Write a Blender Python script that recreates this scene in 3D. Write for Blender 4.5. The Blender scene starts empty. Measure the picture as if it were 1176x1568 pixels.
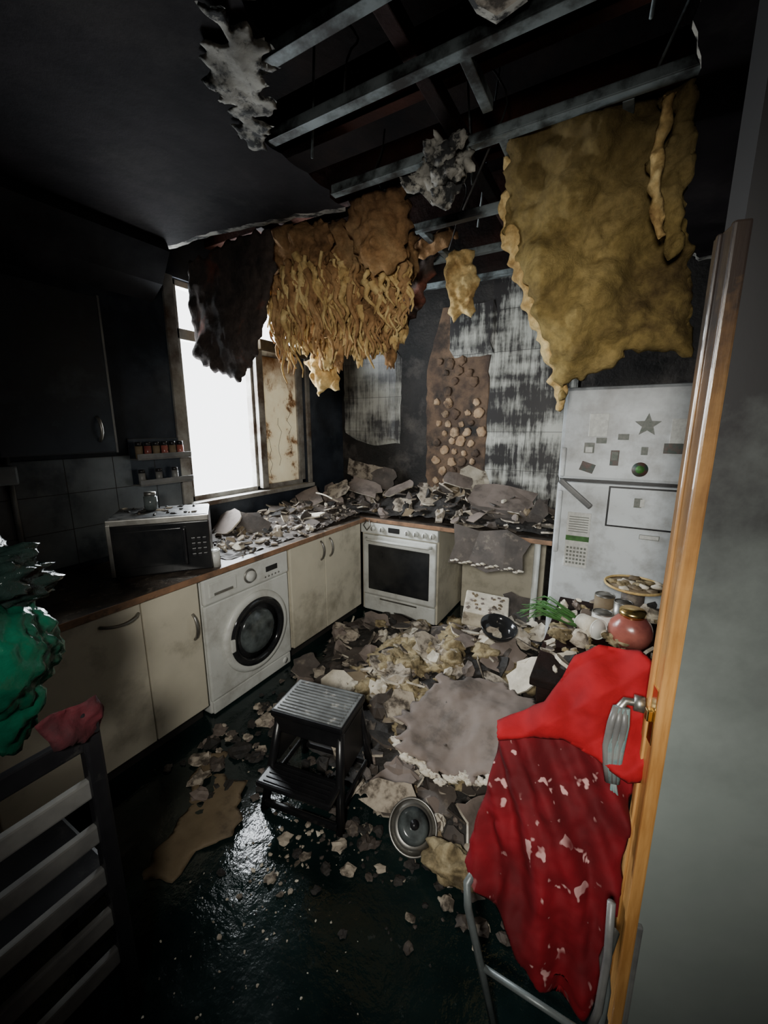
import bpy, bmesh, math, random
from mathutils import Vector, Matrix, Euler, noise
R=random.Random(7)
# ------------------------------------------------------------ materials
def nm(name):
    m=bpy.data.materials.new(name); m.use_nodes=True
    nt=m.node_tree; b=nt.nodes['Principled BSDF']; return m,nt,b
def N(nt,t,**k):
    n=nt.nodes.new(t)
    for a,v in k.items():
        if hasattr(n,a): setattr(n,a,v)
        else: n.inputs[a].default_value=v
    return n
def ramp(nt,src,stops,interp='LINEAR'):
    r=nt.nodes.new('ShaderNodeValToRGB'); r.color_ramp.interpolation=interp
    e=r.color_ramp.elements
    while len(e)<len(stops): e.new(.5)
    for i,(p,c) in enumerate(stops):
        e[i].position=p; e[i].color=(c[0],c[1],c[2],1) if hasattr(c,'__len__') else (c,c,c,1)
    nt.links.new(src,r.inputs[0]); return r
def mix(nt,fac,a,b,mode='MIX'):
    m=nt.nodes.new('ShaderNodeMix'); m.data_type='RGBA'; m.blend_type=mode
    for i,s in ((0,fac),(6,a),(7,b)):
        if hasattr(s,'links'): nt.links.new(s,m.inputs[i])
        elif i==0: m.inputs[0].default_value=s
        else: m.inputs[i].default_value=(s[0],s[1],s[2],1)
    return m.outputs[2]
def pos(nt,scale=(1,1,1),world=True):
    g=nt.nodes.new('ShaderNodeNewGeometry') if world else nt.nodes.new('ShaderNodeTexCoord')
    mp=nt.nodes.new('ShaderNodeMapping'); mp.inputs['Scale'].default_value=scale
    nt.links.new(g.outputs['Position'] if world else g.outputs['Object'],mp.inputs[0]); return mp.outputs[0]
def noi(nt,vec,scale,detail=5,rough=.6,dist=0):
    n=nt.nodes.new('ShaderNodeTexNoise'); n.inputs['Scale'].default_value=scale
    n.inputs['Detail'].default_value=detail; n.inputs['Roughness'].default_value=rough
    n.inputs['Distortion'].default_value=dist
    nt.links.new(vec,n.inputs['Vector']); return n.outputs[0]
def bump(nt,b,h,strength,dist=.01):
    bn=nt.nodes.new('ShaderNodeBump'); bn.inputs['Strength'].default_value=strength; bn.inputs['Distance'].default_value=dist
    nt.links.new(h,bn.inputs['Height']); nt.links.new(bn.outputs[0],b.inputs['Normal'])
def M(name,c1,c2=None,scale=8,rough=.6,metal=0,bmp=.3,dirt=None,dlo=.5,dhi=.7,dscale=3,bscale=40,bd=.004,stretch=(1,1,1),trans=0,coat=0,soot_or_shade=None,spec=.5):
    m,nt,b=nm(name); c2=c2 or tuple(x*.7 for x in c1)
    v=pos(nt,stretch); n=noi(nt,v,scale)
    col=ramp(nt,n,[(.35,c1),(.65,c2)]).outputs[0]
    if dirt:
        d=noi(nt,v,dscale,6,.65); f=ramp(nt,d,[(dlo,0.),(dhi,1.)]).outputs[0]
        col=mix(nt,f,col,dirt)
    if soot_or_shade: # blackening above a height: soot on the fridge, painted shade on jamb and partition
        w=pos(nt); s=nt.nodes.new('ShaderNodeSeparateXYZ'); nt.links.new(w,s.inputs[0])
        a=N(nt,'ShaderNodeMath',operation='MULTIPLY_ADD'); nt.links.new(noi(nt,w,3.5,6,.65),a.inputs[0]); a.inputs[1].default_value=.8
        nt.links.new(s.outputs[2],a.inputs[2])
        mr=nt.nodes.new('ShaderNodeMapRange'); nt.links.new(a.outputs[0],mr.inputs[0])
        mr.inputs[1].default_value=soot_or_shade[0]+.4; mr.inputs[2].default_value=soot_or_shade[1]+.4; mr.inputs[4].default_value=soot_or_shade[2]
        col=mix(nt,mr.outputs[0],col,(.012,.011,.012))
    nt.links.new(col,b.inputs['Base Color'])
    b.inputs['Roughness'].default_value=rough; b.inputs['Metallic'].default_value=metal
    b.inputs['Coat Weight'].default_value=coat; b.inputs['Specular IOR Level'].default_value=spec
    b.inputs['Transmission Weight'].default_value=trans
    if bmp: bump(nt,b,noi(nt,v,bscale,6,.6),bmp,bd)
    return m
m_cream=M('cream_cabinet',(.68,.63,.5),(.58,.54,.43),3,.42,bmp=.08,dirt=(.22,.19,.13),dlo=.52,dhi=.8)
m_white=M('white_enamel',(.7,.71,.67),(.62,.63,.59),4,.35,bmp=.05,dirt=(.28,.26,.22),dlo=.5,dhi=.78)
m_fridge=M('fridge_enamel',(.66,.7,.72),(.6,.64,.67),4,.4,bmp=.05,dirt=(.28,.27,.25),dlo=.48,dhi=.74,dscale=4,soot_or_shade=(1.45,2.05,.9))
m_black=M('black_plastic',(.01,.01,.012),(.016,.016,.018),10,.35,bmp=.1,dirt=(.05,.048,.045),dlo=.6,dhi=.75,dscale=12)
m_stool=M('stool_black',(.006,.006,.007),(.01,.01,.011),10,.32,bmp=.1)
m_stooltop=M('stool_tread',(.16,.17,.17),(.09,.095,.095),14,.28,bmp=.3,dirt=(.4,.39,.36),dlo=.58,dhi=.7,dscale=16)
m_glass=M('dark_glass',(.012,.013,.015),(.03,.03,.03),5,.12,bmp=.02)
m_drum=M('drum_glass',(.12,.14,.14),(.03,.035,.035),9,.15,bmp=.05)
m_metal=M('dull_steel',(.4,.39,.36),(.25,.24,.22),10,.4,.9,bmp=.1)
m_mwtop=M('sooty_steel',(.2,.2,.19),(.08,.08,.08),9,.5,.3,bmp=.4,dirt=(.02,.02,.02),dlo=.48,dhi=.6,dscale=11)
m_batten=M('painted_batten',(.24,.28,.29),(.1,.12,.12),6,.5,.2,bmp=.2,dirt=(.02,.02,.02),dlo=.45,dhi=.62,dscale=6)
m_frame=M('chair_frame',(.2,.23,.23),(.1,.11,.11),6,.4,.3,bmp=.2)
m_joist=M('charred_joist',(.006,.005,.004),(.022,.007,.005),3,.85,bmp=.8,bscale=25,bd=.01,spec=.2)
m_redjoist=M('scorched_joist',(.06,.018,.01),(.015,.007,.006),3,.85,bmp=.8,bscale=25,bd=.01,spec=.2)
m_deck=M('charred_deck',(.003,.0025,.0025),(.008,.005,.004),4,.95,bmp=.8,bscale=25,bd=.01,spec=.1)
m_char=M('char',(.014,.013,.012),(.035,.03,.026),15,.75,bmp=.8,bd=.01)
m_wall=M('sooty_wall',(.024,.021,.019),(.007,.0065,.006),3.5,.65,bmp=.6,bd=.01,dirt=(.075,.066,.058),dlo=.54,dhi=.72,dscale=3.2,spec=.3)
m_wallL=M('sooty_wall_blue',(.028,.035,.048),(.009,.012,.017),3.5,.5,bmp=.4,dirt=(.06,.07,.085),dlo=.52,dhi=.74,dscale=2.4,spec=.3)
m_ceil=M('sooty_ceiling',(.02,.016,.018),(.005,.004,.005),2.2,.85,bmp=.35,bscale=9,bd=.015,dirt=(.035,.03,.029),dlo=.52,dhi=.72,dscale=1.8,spec=.12)
m_torn=M('torn_paper',(.42,.4,.35),(.18,.17,.15),9,.9,bmp=.8,dirt=(.02,.02,.02),dlo=.48,dhi=.56,dscale=12)
m_edge=M('counter_edge',(.33,.18,.1),(.17,.1,.06),12,.5,bmp=.2,dirt=(.04,.03,.025),dlo=.55,dhi=.68,dscale=9)
m_ctop=M('counter_top',(.12,.095,.075),(.035,.03,.027),9,.45,bmp=.5,dirt=(.22,.19,.15),dlo=.57,dhi=.66,dscale=22)
m_kick=M('kickboard',(.03,.027,.024),None,8,.6)
m_wood=M('varnished_wood',(.56,.3,.1),(.36,.17,.05),6,.3,bmp=.15,stretch=(6,6,.6),coat=.3,soot_or_shade=(1.05,1.9,.98))  # upper darkening is fading light painted into the wood colour
m_winframe=M('window_frame',(.36,.35,.32),(.18,.17,.15),5,.5,bmp=.2,dirt=(.08,.05,.03),dlo=.48,dhi=.66)
m_doorpaint=M('door_paint',(.21,.235,.222),(.17,.195,.184),2,.6,bmp=.05,soot_or_shade=(.75,1.7,.98),spec=.3)  # upper part coloured darker to stand for light falling off
m_gyp=M('gypsum',(.46,.4,.32),(.25,.21,.165),14,.9,bmp=.8,dirt=(.06,.048,.036),dlo=.48,dhi=.62,dscale=14)
m_gypw=M('gypsum_clean',(.7,.64,.53),(.48,.43,.34),14,.9,bmp=.6,dirt=(.16,.13,.1),dlo=.54,dhi=.68,dscale=9)
m_paper=M('board_paper',(.22,.175,.15),(.14,.112,.095),5,.75,bmp=.3,dirt=(.05,.04,.033),dlo=.52,dhi=.74,dscale=5)
m_paperD=M('board_paper_dark',(.09,.072,.06),(.04,.032,.027),8,.7,bmp=.5,dirt=(.18,.15,.115),dlo=.58,dhi=.7,dscale=12)
m_card=M('brown_card',(.2,.15,.09),(.13,.095,.055),7,.7,bmp=.3,dirt=(.04,.03,.02),dlo=.55,dhi=.75,dscale=7)
m_red=M('red_cloth',(.36,.006,.012),(.22,.003,.007),5,.85,bmp=.4,bscale=90,bd=.002,spec=.3)
m_towel=M('maroon_towel',(.09,.008,.014),(.035,.005,.008),14,.85,bmp=.5,bscale=60)
m_green=M('green_bag',(.005,.1,.055),(.002,.025,.016),6,.22,bmp=.3,bscale=14,bd=.02)
m_clearbag=M('dark_bag',(.006,.014,.012),(.015,.025,.022),8,.12,bmp=.5,bscale=18,bd=.02)
m_teal=M('teal_cloth',(.06,.18,.19),(.2,.23,.22),25,.8,bmp=.5)
m_brass=M('brass',(.8,.6,.25),(.7,.5,.2),8,.25,1,bmp=0)
m_pink=M('pink_jar',(.38,.12,.09),(.17,.05,.045),7,.25,bmp=.1)
m_leaf=M('leaf_green',(.06,.2,.04),(.03,.09,.02),30,.6)
m_dab=M('adhesive_dab',(.45,.32,.2),(.26,.16,.09),14,.9,bmp=.6,dirt=(.05,.035,.025),dlo=.52,dhi=.7,dscale=6)
m_brown=M('burnt_board',(.16,.1,.06),(.05,.03,.02),6,.85,bmp=.6,dirt=(.015,.012,.01),dlo=.5,dhi=.68,dscale=4)
m_magd=M('magnet_dark',(.03,.06,.05),(.1,.05,.04),40,.5)
m_print=M('printed_paper',(.65,.66,.62),(.5,.5,.48),60,.7,bmp=0)
m_ink=M('ink_grey',(.13,.15,.13),(.22,.22,.2),60,.7,bmp=0)
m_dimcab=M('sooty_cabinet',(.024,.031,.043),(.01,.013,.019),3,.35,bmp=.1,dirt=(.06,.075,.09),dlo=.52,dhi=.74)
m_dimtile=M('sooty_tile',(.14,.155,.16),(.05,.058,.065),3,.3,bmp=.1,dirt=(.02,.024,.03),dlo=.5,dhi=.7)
m_slat=M('chair_slat',(.2,.2,.19),(.1,.1,.1),6,.4,bmp=.1)
m_cornice=M('sooty_cornice',(.05,.05,.055),(.018,.018,.022),3,.8,bmp=.3,bscale=10,bd=.01,spec=.2)

def insul(name,hi,mid,lo,scale=5,p=(.3,.5,.7),zr=None,bs=.6):
    m,nt,b=nm(name); v=pos(nt)
    n=noi(nt,v,scale,8,.62,.5)
    col=ramp(nt,n,[(p[0],lo),(p[1],mid),(p[2],hi)]).outputs[0]
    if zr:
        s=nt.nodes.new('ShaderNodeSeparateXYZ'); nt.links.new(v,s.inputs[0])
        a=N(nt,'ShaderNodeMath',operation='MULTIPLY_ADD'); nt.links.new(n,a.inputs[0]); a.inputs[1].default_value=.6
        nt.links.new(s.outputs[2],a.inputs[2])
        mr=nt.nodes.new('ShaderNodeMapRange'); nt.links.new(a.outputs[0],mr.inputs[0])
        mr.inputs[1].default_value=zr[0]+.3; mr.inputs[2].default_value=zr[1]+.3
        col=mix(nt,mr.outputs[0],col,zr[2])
    f=ramp(nt,noi(nt,v,28,6,.7),[(.4,.7),(.6,1.)]).outputs[0]
    col=mix(nt,1.,col,f,'MULTIPLY')
    nt.links.new(col,b.inputs['Base Color']); b.inputs['Roughness'].default_value=.95; b.inputs['Specular IOR Level'].default_value=.15
    bump(nt,b,noi(nt,v,26,9,.74),bs,.018); return m
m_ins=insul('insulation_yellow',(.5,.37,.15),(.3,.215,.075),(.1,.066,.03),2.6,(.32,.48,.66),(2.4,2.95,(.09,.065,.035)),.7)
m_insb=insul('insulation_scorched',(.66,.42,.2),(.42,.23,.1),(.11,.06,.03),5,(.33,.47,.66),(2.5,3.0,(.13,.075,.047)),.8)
m_insp=insul('insulation_pale',(.8,.6,.28),(.6,.4,.16),(.28,.16,.065),9,(.3,.45,.62))
m_insd=insul('insulation_dark',(.3,.08,.045),(.08,.06,.052),(.035,.03,.029),3,(.35,.55,.76))
m_insf=insul('insulation_floor',(.6,.5,.31),(.38,.3,.17),(.11,.085,.05),12,(.33,.48,.64),None,.8)

def floor_mat():
    m,nt,b=nm('wet_vinyl_floor'); v=pos(nt)
    n=noi(nt,v,2.2,6,.6); col=ramp(nt,n,[(.35,(.003,.008,.0078)),(.7,(.009,.021,.02))]).outputs[0]
    s=noi(nt,v,22,6,.75); f=ramp(nt,s,[(.62,0.),(.72,1.)]).outputs[0]
    col=mix(nt,f,col,(.045,.05,.048)); nt.links.new(col,b.inputs['Base Color'])
    r=ramp(nt,noi(nt,v,3,5,.6),[(.4,.04),(.7,.22)]).outputs[0]; nt.links.new(r,b.inputs['Roughness'])
    bump(nt,b,noi(nt,v,7,5,.6),.4,.014); return m
def tile_mat(name,hi,amt=(.42,.6)):
    m,nt,b=nm(name); v=pos(nt)
    s=nt.nodes.new('ShaderNodeSeparateXYZ'); nt.links.new(v,s.inputs[0])
    c=nt.nodes.new('ShaderNodeCombineXYZ'); nt.links.new(s.outputs[0],c.inputs[0]); nt.links.new(s.outputs[2],c.inputs[1])
    br=nt.nodes.new('ShaderNodeTexBrick'); nt.links.new(c.outputs[0],br.inputs['Vector']); br.offset=0
    br.inputs['Scale'].default_value=1; br.inputs['Brick Width'].default_value=.36; br.inputs['Row Height'].default_value=.33
    br.inputs['Mortar Size'].default_value=.0025
    br.inputs['Color1'].default_value=(*hi,1); br.inputs['Color2'].default_value=(hi[0]*.8,hi[1]*.8,hi[2]*.78,1)
    br.inputs['Mortar'].default_value=(.12,.12,.11,1)
    st=noi(nt,pos(nt,(34,34,3)),1,6,.72); big=noi(nt,v,4.2,6,.62); 
    bands=noi(nt,pos(nt,(.8,.8,6)),1,3,.5)
    a=N(nt,'ShaderNodeMath',operation='ADD'); nt.links.new(st,a.inputs[0]); nt.links.new(big,a.inputs[1])
    a3=N(nt,'ShaderNodeMath',operation='ADD'); nt.links.new(a.outputs[0],a3.inputs[0]); nt.links.new(bands,a3.inputs[1])
    a2=N(nt,'ShaderNodeMath',operation='MULTIPLY'); nt.links.new(a3.outputs[0],a2.inputs[0]); a2.inputs[1].default_value=.3333
    f=ramp(nt,a2.outputs[0],[(amt[0],0.),(amt[1],1.)]).outputs[0]
    col=mix(nt,f,br.outputs[0],(.02,.018,.018)); nt.links.new(col,b.inputs['Base Color'])
    b.inputs['Roughness'].default_value=.4; bump(nt,b,br.outputs['Fac'],-.3,.003); return m
m_tile=tile_mat('smoked_tile',(.52,.52,.47),(.42,.53)); m_tile2=tile_mat('smoked_tile_dark',(.42,.42,.38),(.43,.56))
m_floor=floor_mat()
def pane_mat():
    m,nt,b=nm('stained_pane'); v=pos(nt)
    n=noi(nt,v,6,7,.7,.3); col=ramp(nt,n,[(.3,(.8,.76,.64)),(.54,(.76,.7,.56)),(.62,(.3,.17,.08)),(.74,(.05,.03,.02))]).outputs[0]
    s=nt.nodes.new('ShaderNodeSeparateXYZ'); nt.links.new(v,s.inputs[0])
    a=N(nt,'ShaderNodeMath',operation='MULTIPLY_ADD'); nt.links.new(n,a.inputs[0]); a.inputs[1].default_value=.6; nt.links.new(s.outputs[2],a.inputs[2])
    mr=nt.nodes.new('ShaderNodeMapRange'); nt.links.new(a.outputs[0],mr.inputs[0]); mr.inputs[1].default_value=2.3; mr.inputs[2].default_value=2.6
    col=mix(nt,mr.outputs[0],col,(.22,.11,.04))
    nt.links.new(col,b.inputs['Base Color']); b.inputs['Roughness'].default_value=.5
    tr=nt.nodes.new('ShaderNodeBsdfTranslucent'); nt.links.new(col,tr.inputs[0])
    ms=nt.nodes.new('ShaderNodeMixShader'); ms.inputs[0].default_value=.1
    nt.links.new(b.outputs[0],ms.inputs[1]); nt.links.new(tr.outputs[0],ms.inputs[2])
    nt.links.new(ms.outputs[0],nt.nodes['Material Output'].inputs[0]); return m
m_pane=pane_mat()
def flecked_red():
    m,nt,b=nm('red_cloth_flecked'); v=pos(nt)
    n=noi(nt,v,6,4,.5); col=ramp(nt,n,[(.35,(.2,.003,.009)),(.65,(.08,.0015,.004))]).outputs[0]
    n2=noi(nt,v,24,2,.5,.3); f=ramp(nt,n2,[(.64,0.),(.68,1.)]).outputs[0]
    g=ramp(nt,noi(nt,v,7,3,.5),[(.4,0.),(.5,1.)]).outputs[0]
    f2=mix(nt,1.,f,g,'MULTIPLY'); col=mix(nt,f2,col,(.5,.28,.27))
    nt.links.new(col,b.inputs['Base Color']); b.inputs['Roughness'].default_value=.8; b.inputs['Specular IOR Level'].default_value=.3
    bump(nt,b,noi(nt,v,80,5,.6),.3,.002); return m
m_redf=flecked_red()
# ------------------------------------------------------------ builder
class B:
    def __init__(s,name): s.bm=bmesh.new(); s.mats=[]; s.name=name
    def mi(s,m):
        if m not in s.mats: s.mats.append(m)
        return s.mats.index(m)
    def add(s,t,m=None,mat=None,smooth=False):
        if m is not None:
            i=s.mi(m)
            for f in t.faces: f.material_index=i
        for f in t.faces: f.smooth=smooth
        if mat is not None: bmesh.ops.transform(t,matrix=mat,verts=t.verts)
        me=bpy.data.meshes.new('t'); t.to_mesh(me); t.free(); s.bm.from_mesh(me); bpy.data.meshes.remove(me)
    def box(s,c,d,m,rot=(0,0,0),bev=.004,mat=None,seg=2):
        t=bmesh.new(); bmesh.ops.create_cube(t,size=1); bmesh.ops.scale(t,vec=Vector(d),verts=t.verts)
        if bev: bmesh.ops.bevel(t,geom=t.edges[:],offset=min(bev,min(d)*.45),segments=seg,affect='EDGES',profile=.6)
        X=Matrix.Translation(c)@Euler(rot).to_matrix().to_4x4()
        s.add(t,m,(mat@X) if mat else X)
    def bx(s,x0,x1,y0,y1,z0,z1,m,bev=.004,mat=None): s.box(((x0+x1)/2,(y0+y1)/2,(z0+z1)/2),(abs(x1-x0),abs(y1-y0),abs(z1-z0)),m,bev=bev,mat=mat)
    def cyl(s,p,q,r,m,r2=None,seg=20,mat=None,smooth=True,bev=0):
        p=Vector(p);q=Vector(q);t=bmesh.new()
        bmesh.ops.create_cone(t,cap_ends=True,segments=seg,radius1=r,radius2=r if r2 is None else r2,depth=(q-p).length)
        if bev:
            ed=[e for e in t.edges if len(e.link_faces)==2 and any(len(f.verts)>4 for f in e.link_faces)]
            bmesh.ops.bevel(t,geom=ed,offset=bev,segments=2,affect='EDGES')
        X=Matrix.Translation((p+q)/2)@Vector((0,0,1)).rotation_difference(q-p).to_matrix().to_4x4()
        s.add(t,m,(mat@X) if mat else X,smooth)
    def ring(s,c,ax,R_,r,m,seg=40,mat=None,sq=1):
        ax=Vector(ax).normalized(); t=bmesh.new(); vs=[]
        for i in range(seg):
            a=2*math.pi*i/seg; row=[]
            for j in range(10):
                b=2*math.pi*j/10; rr=R_+r*math.cos(b)
                row.append(t.verts.new((rr*math.cos(a),rr*math.sin(a),r*sq*math.sin(b))))
            vs.append(row)
        for i in range(seg):
            for j in range(10):
                t.faces.new((vs[i][j],vs[(i+1)%seg][j],vs[(i+1)%seg][(j+1)%10],vs[i][(j+1)%10]))
        X=Matrix.Translation(c)@Vector((0,0,1)).rotation_difference(ax).to_matrix().to_4x4()
        s.add(t,m,(mat@X) if mat else X,True)
    def blob(s,c,r,m,amp=.2,freq=2,sub=3,seed=0,smooth=True,rot=(0,0,0),mat=None,crease=0):
        t=bmesh.new(); bmesh.ops.create_icosphere(t,subdivisions=sub,radius=1)
        for v in t.verts:
            p=v.co*freq+Vector((seed*3.1,seed*1.7,seed)); k=1+amp*noise.fractal(p,1,2,4)*1.6
            if crease: k-=crease*(.5-abs(noise.noise(p*2.2)))+crease*.5*(.5-abs(noise.noise(p*5)))
            v.co*=k
            v.co.x*=r[0];v.co.y*=r[1];v.co.z*=r[2]
        X=Matrix.Translation(c)@Euler(rot).to_matrix().to_4x4()
        s.add(t,m,(mat@X) if mat else X,smooth)
    def tube(s,pts,r,m,seg=8,mat=None,r2=None):
        pts=[Vector(p) for p in pts]; n=len(pts); t=bmesh.new(); rows=[]; up=None
        for i,p in enumerate(pts):
            d=(pts[min(i+1,n-1)]-pts[max(i-1,0)]).normalized()
            if up is None: up=Vector((0,0,1)) if abs(d.z)<.9 else Vector((1,0,0))
            x=d.cross(up).normalized(); y=x.cross(d).normalized(); up=y
            rr=r if r2 is None else r+(r2-r)*i/(n-1)
            rows.append([t.verts.new(p+rr*(math.cos(a)*x+math.sin(a)*y)) for a in [2*math.pi*k/seg for k in range(seg)]])
        for i in range(n-1):
            for k in range(seg): t.faces.new((rows[i][k],rows[i][(k+1)%seg],rows[i+1][(k+1)%seg],rows[i+1][k]))
        t.faces.new(rows[0][::-1]); t.faces.new(rows[-1])
        s.add(t,m,mat,True)
    def prism(s,pts,th,X,mt,ms,warp=0,seed=0):
        t=bmesh.new(); a=[];b=[]
        w=lambda x,y: warp*noise.noise(Vector((x*4+seed,y*4,seed)))
        for (x,y) in pts: a.append(t.verts.new((x,y,th/2+w(x,y)))); b.append(t.verts.new((x*.97,y*.97,-th/2+w(x,y))))
        f=t.faces.new(a); g=t.faces.new(b[::-1]); f.material_index=g.material_index=s.mi(mt)
        i=s.mi(ms); n=len(a)
        for k in range(n):
            q=t.faces.new((a[k],b[k],b[(k+1)%n],a[(k+1)%n])); q.material_index=i
        bmesh.ops.triangulate(t,faces=[f,g]); bmesh.ops.recalc_face_normals(t,faces=t.faces)
        s.add(t,None,X)
    def shard(s,c,w,h,th,rot,mt,ms,rng,n=11,rag=.3,warp=0):
        pts=[]
        for k in range(n):
            a=2*math.pi*k/n+rng.uniform(-.2,.2); sq=1/max(abs(math.cos(a)),abs(math.sin(a)))**.7
            q=sq*(1-rag*rng.random()); pts.append((w/2*q*math.cos(a),h/2*q*math.sin(a)))
        s.prism(pts,th,Matrix.Translation(c)@Euler(rot).to_matrix().to_4x4(),mt,ms,warp,rng.random()*9)
    def sheet(s,poly,fmap,sz,thick,amp,freq,m,seed=0,edge=.05,jag=.012,jstep=.03,mat2=None,fn=None,crease=.35):
        P=[]; n=len(poly)
        for i in range(n):
            a=Vector(poly[i]);b=Vector(poly[(i+1)%n]); k=max(1,int((b-a).length/jstep)); nr=(b-a).normalized(); nr=Vector((-nr.y,nr.x))
            for j in range(k):
                p=a.lerp(b,j/k); P.append(p+nr*jag*2*noise.noise(Vector((p.x*25,p.y*25,seed+3))))
        n=len(P)
        def inside(x,y):
            c=False
            for i in range(n):
                a=P[i];b=P[i-1]
                if (a.y>y)!=(b.y>y) and x<(b.x-a.x)*(y-a.y)/(b.y-a.y)+a.x: c=not c
            return c
        def near(p):
            bd=9;bp=p
            for i in range(n):
                a=P[i];b=P[i-1]; ab=b-a; L=ab.length_squared
                q=a+ab*max(0,min(1,(p-a).dot(ab)/L)) if L>1e-12 else a
                d=(p-q).length
                if d<bd: bd=d;bp=q
            return bp,bd
        x0=min(p.x for p in P)-sz;y0=min(p.y for p in P)-sz
        nx=int((max(p.x for p in P)-x0)/sz)+2; ny=int((max(p.y for p in P)-y0)/sz)+2
        cells=[(i,j) for i in range(nx) for j in range(ny) if inside(x0+(i+.5)*sz,y0+(j+.5)*sz)]
        ec={}
        for (i,j) in cells:
            for e in (((i,j),(i+1,j)),((i,j+1),(i+1,j+1)),((i,j),(i,j+1)),((i+1,j),(i+1,j+1))): ec[e]=ec.get(e,0)+1
        bv=set(v for e,c in ec.items() if c==1 for v in e)
        t=bmesh.new(); F={};K={}
        for (i,j) in cells:
            for key in ((i,j),(i+1,j),(i+1,j+1),(i,j+1)):
                if key in F: continue
                p=Vector((x0+key[0]*sz,y0+key[1]*sz)); q,d=near(p)
                if key in bv: p=q; d=0
                base=Vector(fmap(p.x,p.y)); e=1e-3
                nr=(Vector(fmap(p.x+e,p.y))-base).cross(Vector(fmap(p.x,p.y+e))-base).normalized()
                nv=Vector((base.x*freq+seed,base.y*freq,base.z*freq))
                nz=noise.fractal(nv,.9,2.1,5)-crease*(1-2*abs(noise.noise(nv*1.7)))-crease*.4*(1-2*abs(noise.noise(nv*4)))
                dd=amp*nz+(fn(p.x,p.y) if fn else 0)
                q_=min(1,d/edge); ef=math.sqrt(max(0,1-(1-q_)**2))
                if key in bv:
                    v=t.verts.new(base+nr*dd*.6); F[key]=K[key]=v
                else:
                    F[key]=t.verts.new(base+nr*(dd+thick/2*ef+.0005)); K[key]=t.verts.new(base+nr*(dd*.6-thick/2*ef-.0005))
        a_=s.mi(m); b_=s.mi(mat2 or m)
        for (i,j) in cells:
            k=((i,j),(i+1,j),(i+1,j+1),(i,j+1))
            f=t.faces.new([F[q] for q in k]); f.material_index=a_
            if all(q in bv for q in k): continue
            try: g=t.faces.new([K[q] for q in k[::-1]]); g.material_index=b_
            except ValueError: pass
        s.add(t,None,None,True)
    def done(s):
        me=bpy.data.meshes.new(s.name); s.bm.normal_update()
        lo=Vector((min(v.co.x for v in s.bm.verts),min(v.co.y for v in s.bm.verts),min(v.co.z for v in s.bm.verts)))
        hi=Vector((max(v.co.x for v in s.bm.verts),max(v.co.y for v in s.bm.verts),max(v.co.z for v in s.bm.verts)))
        c=(lo+hi)/2; c.z=lo.z
        bmesh.ops.translate(s.bm,vec=-c,verts=s.bm.verts)
        s.bm.to_mesh(me); s.bm.free()
        for m in s.mats: me.materials.append(m)
        o=bpy.data.objects.new(s.name,me); o.location=c; bpy.context.collection.objects.link(o); return o
def RZ(a,x=0,y=0,z=0): return Matrix.Translation((x,y,z))@Matrix.Rotation(a,4,'Z')
ZC=2.75; XL=-2.62; YB=3.65; XR=.62; ZR=3.45
# ------------------------------------------------------------ shell
b=B('floor'); b.bx(XL-.1,XR+.1,-1.6,YB+.1,-.06,0,m_floor,0); b.done()
b=B('wall_back'); b.bx(XL-.1,XR+.1,YB,YB+.1,0,ZR,m_wall,0); b.done()
b=B('wall_right'); b.bx(XR,XR+.1,-1.6,YB,0,ZR,m_wall,0); b.done()
b=B('wall_front'); b.bx(XL-.1,XR+.1,-1.6,-1.5,0,ZR,m_wall,0); b.done()
WY0,WY1,WZ0,WZ1=1.80,3.06,1.16,2.64
b=B('wall_left')
b.bx(XL-.12,XL,-1.6,WY0,0,ZR,m_wallL,0); b.bx(XL-.12,XL,WY1,YB,0,ZR,m_wallL,0)
b.bx(XL-.12,XL,WY0,WY1,0,WZ0,m_wallL,0); b.bx(XL-.12,XL,WY0,WY1,WZ1,ZR,m_wallL,0); b.done()
b=B('roof_deck'); b.bx(XL-.1,XR+.1,-1.6,YB+.1,ZR,ZR+.05,m_deck,0); b.done()
b=B('ceiling')
def cpoly(b,pts,z=ZC,th=.013,seed=1,m=m_ceil):
    P=[];n=len(pts)
    for i in range(n):
        a=Vector(pts[i]);c=Vector(pts[(i+1)%n]);k=max(1,int((c-a).length/.05)); nr=(c-a).normalized(); nr=Vector((-nr.y,nr.x))
        for j in range(k):
            p=a.lerp(c,j/k); P.append(tuple(p+nr*(.03*noise.noise(Vector((p.x*9,p.y*9,seed)))+.02*noise.noise(Vector((p.x*31,p.y*31,seed))))))
    b.prism(P,th,Matrix.Translation((0,0,z)),m,m_torn)
t=[(XL,-1.5),(-.8,-1.5),(-.9,.8),(-.86,.95),(-.98,.93),(-1.0,1.05),(-1.1,1.03),(-1.12,1.14),(-1.24,1.12),(-1.2,1.22),(-1.32,1.2),(-1.33,1.91),(-1.6,1.86),(-2.0,1.78),(XL,1.72)]
cpoly(b,t)
cpoly(b,[(.07,-1.5),(XR,-1.5),(XR,3.6),(.3,3.6),(.12,3.0),(.05,2.4),(.08,2.0),(.07,1.5)],seed=5)
cpoly(b,[(-.8,-1.5),(.07,-1.5),(.07,.2),(-.3,.35),(-.85,.3)],seed=9)
cpoly(b,[(-.62,1.0),(-.5,.98),(-.3,1.06),(-.25,1.2),(-.33,1.29),(-.41,1.32),(-.46,1.2),(-.5,1.14)],seed=2,m=m_gyp)
b.sheet([(-1.12,.95),(-1.0,.9),(-.96,1.0),(-1.0,1.08),(-1.08,1.1),(-1.1,1.2),(-1.18,1.2),(-1.2,1.28),(-1.3,1.3),(-1.33,1.22),(-1.24,1.14),(-1.2,1.02)],lambda u,v:(u,v,ZC-.025-.08*max(0,u+v+.02)),.01,.01,.03,8,m_torn,5,edge=.02,jag=.035,jstep=.015,crease=.2)
b.done()
b=B('cornice_left')
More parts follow.
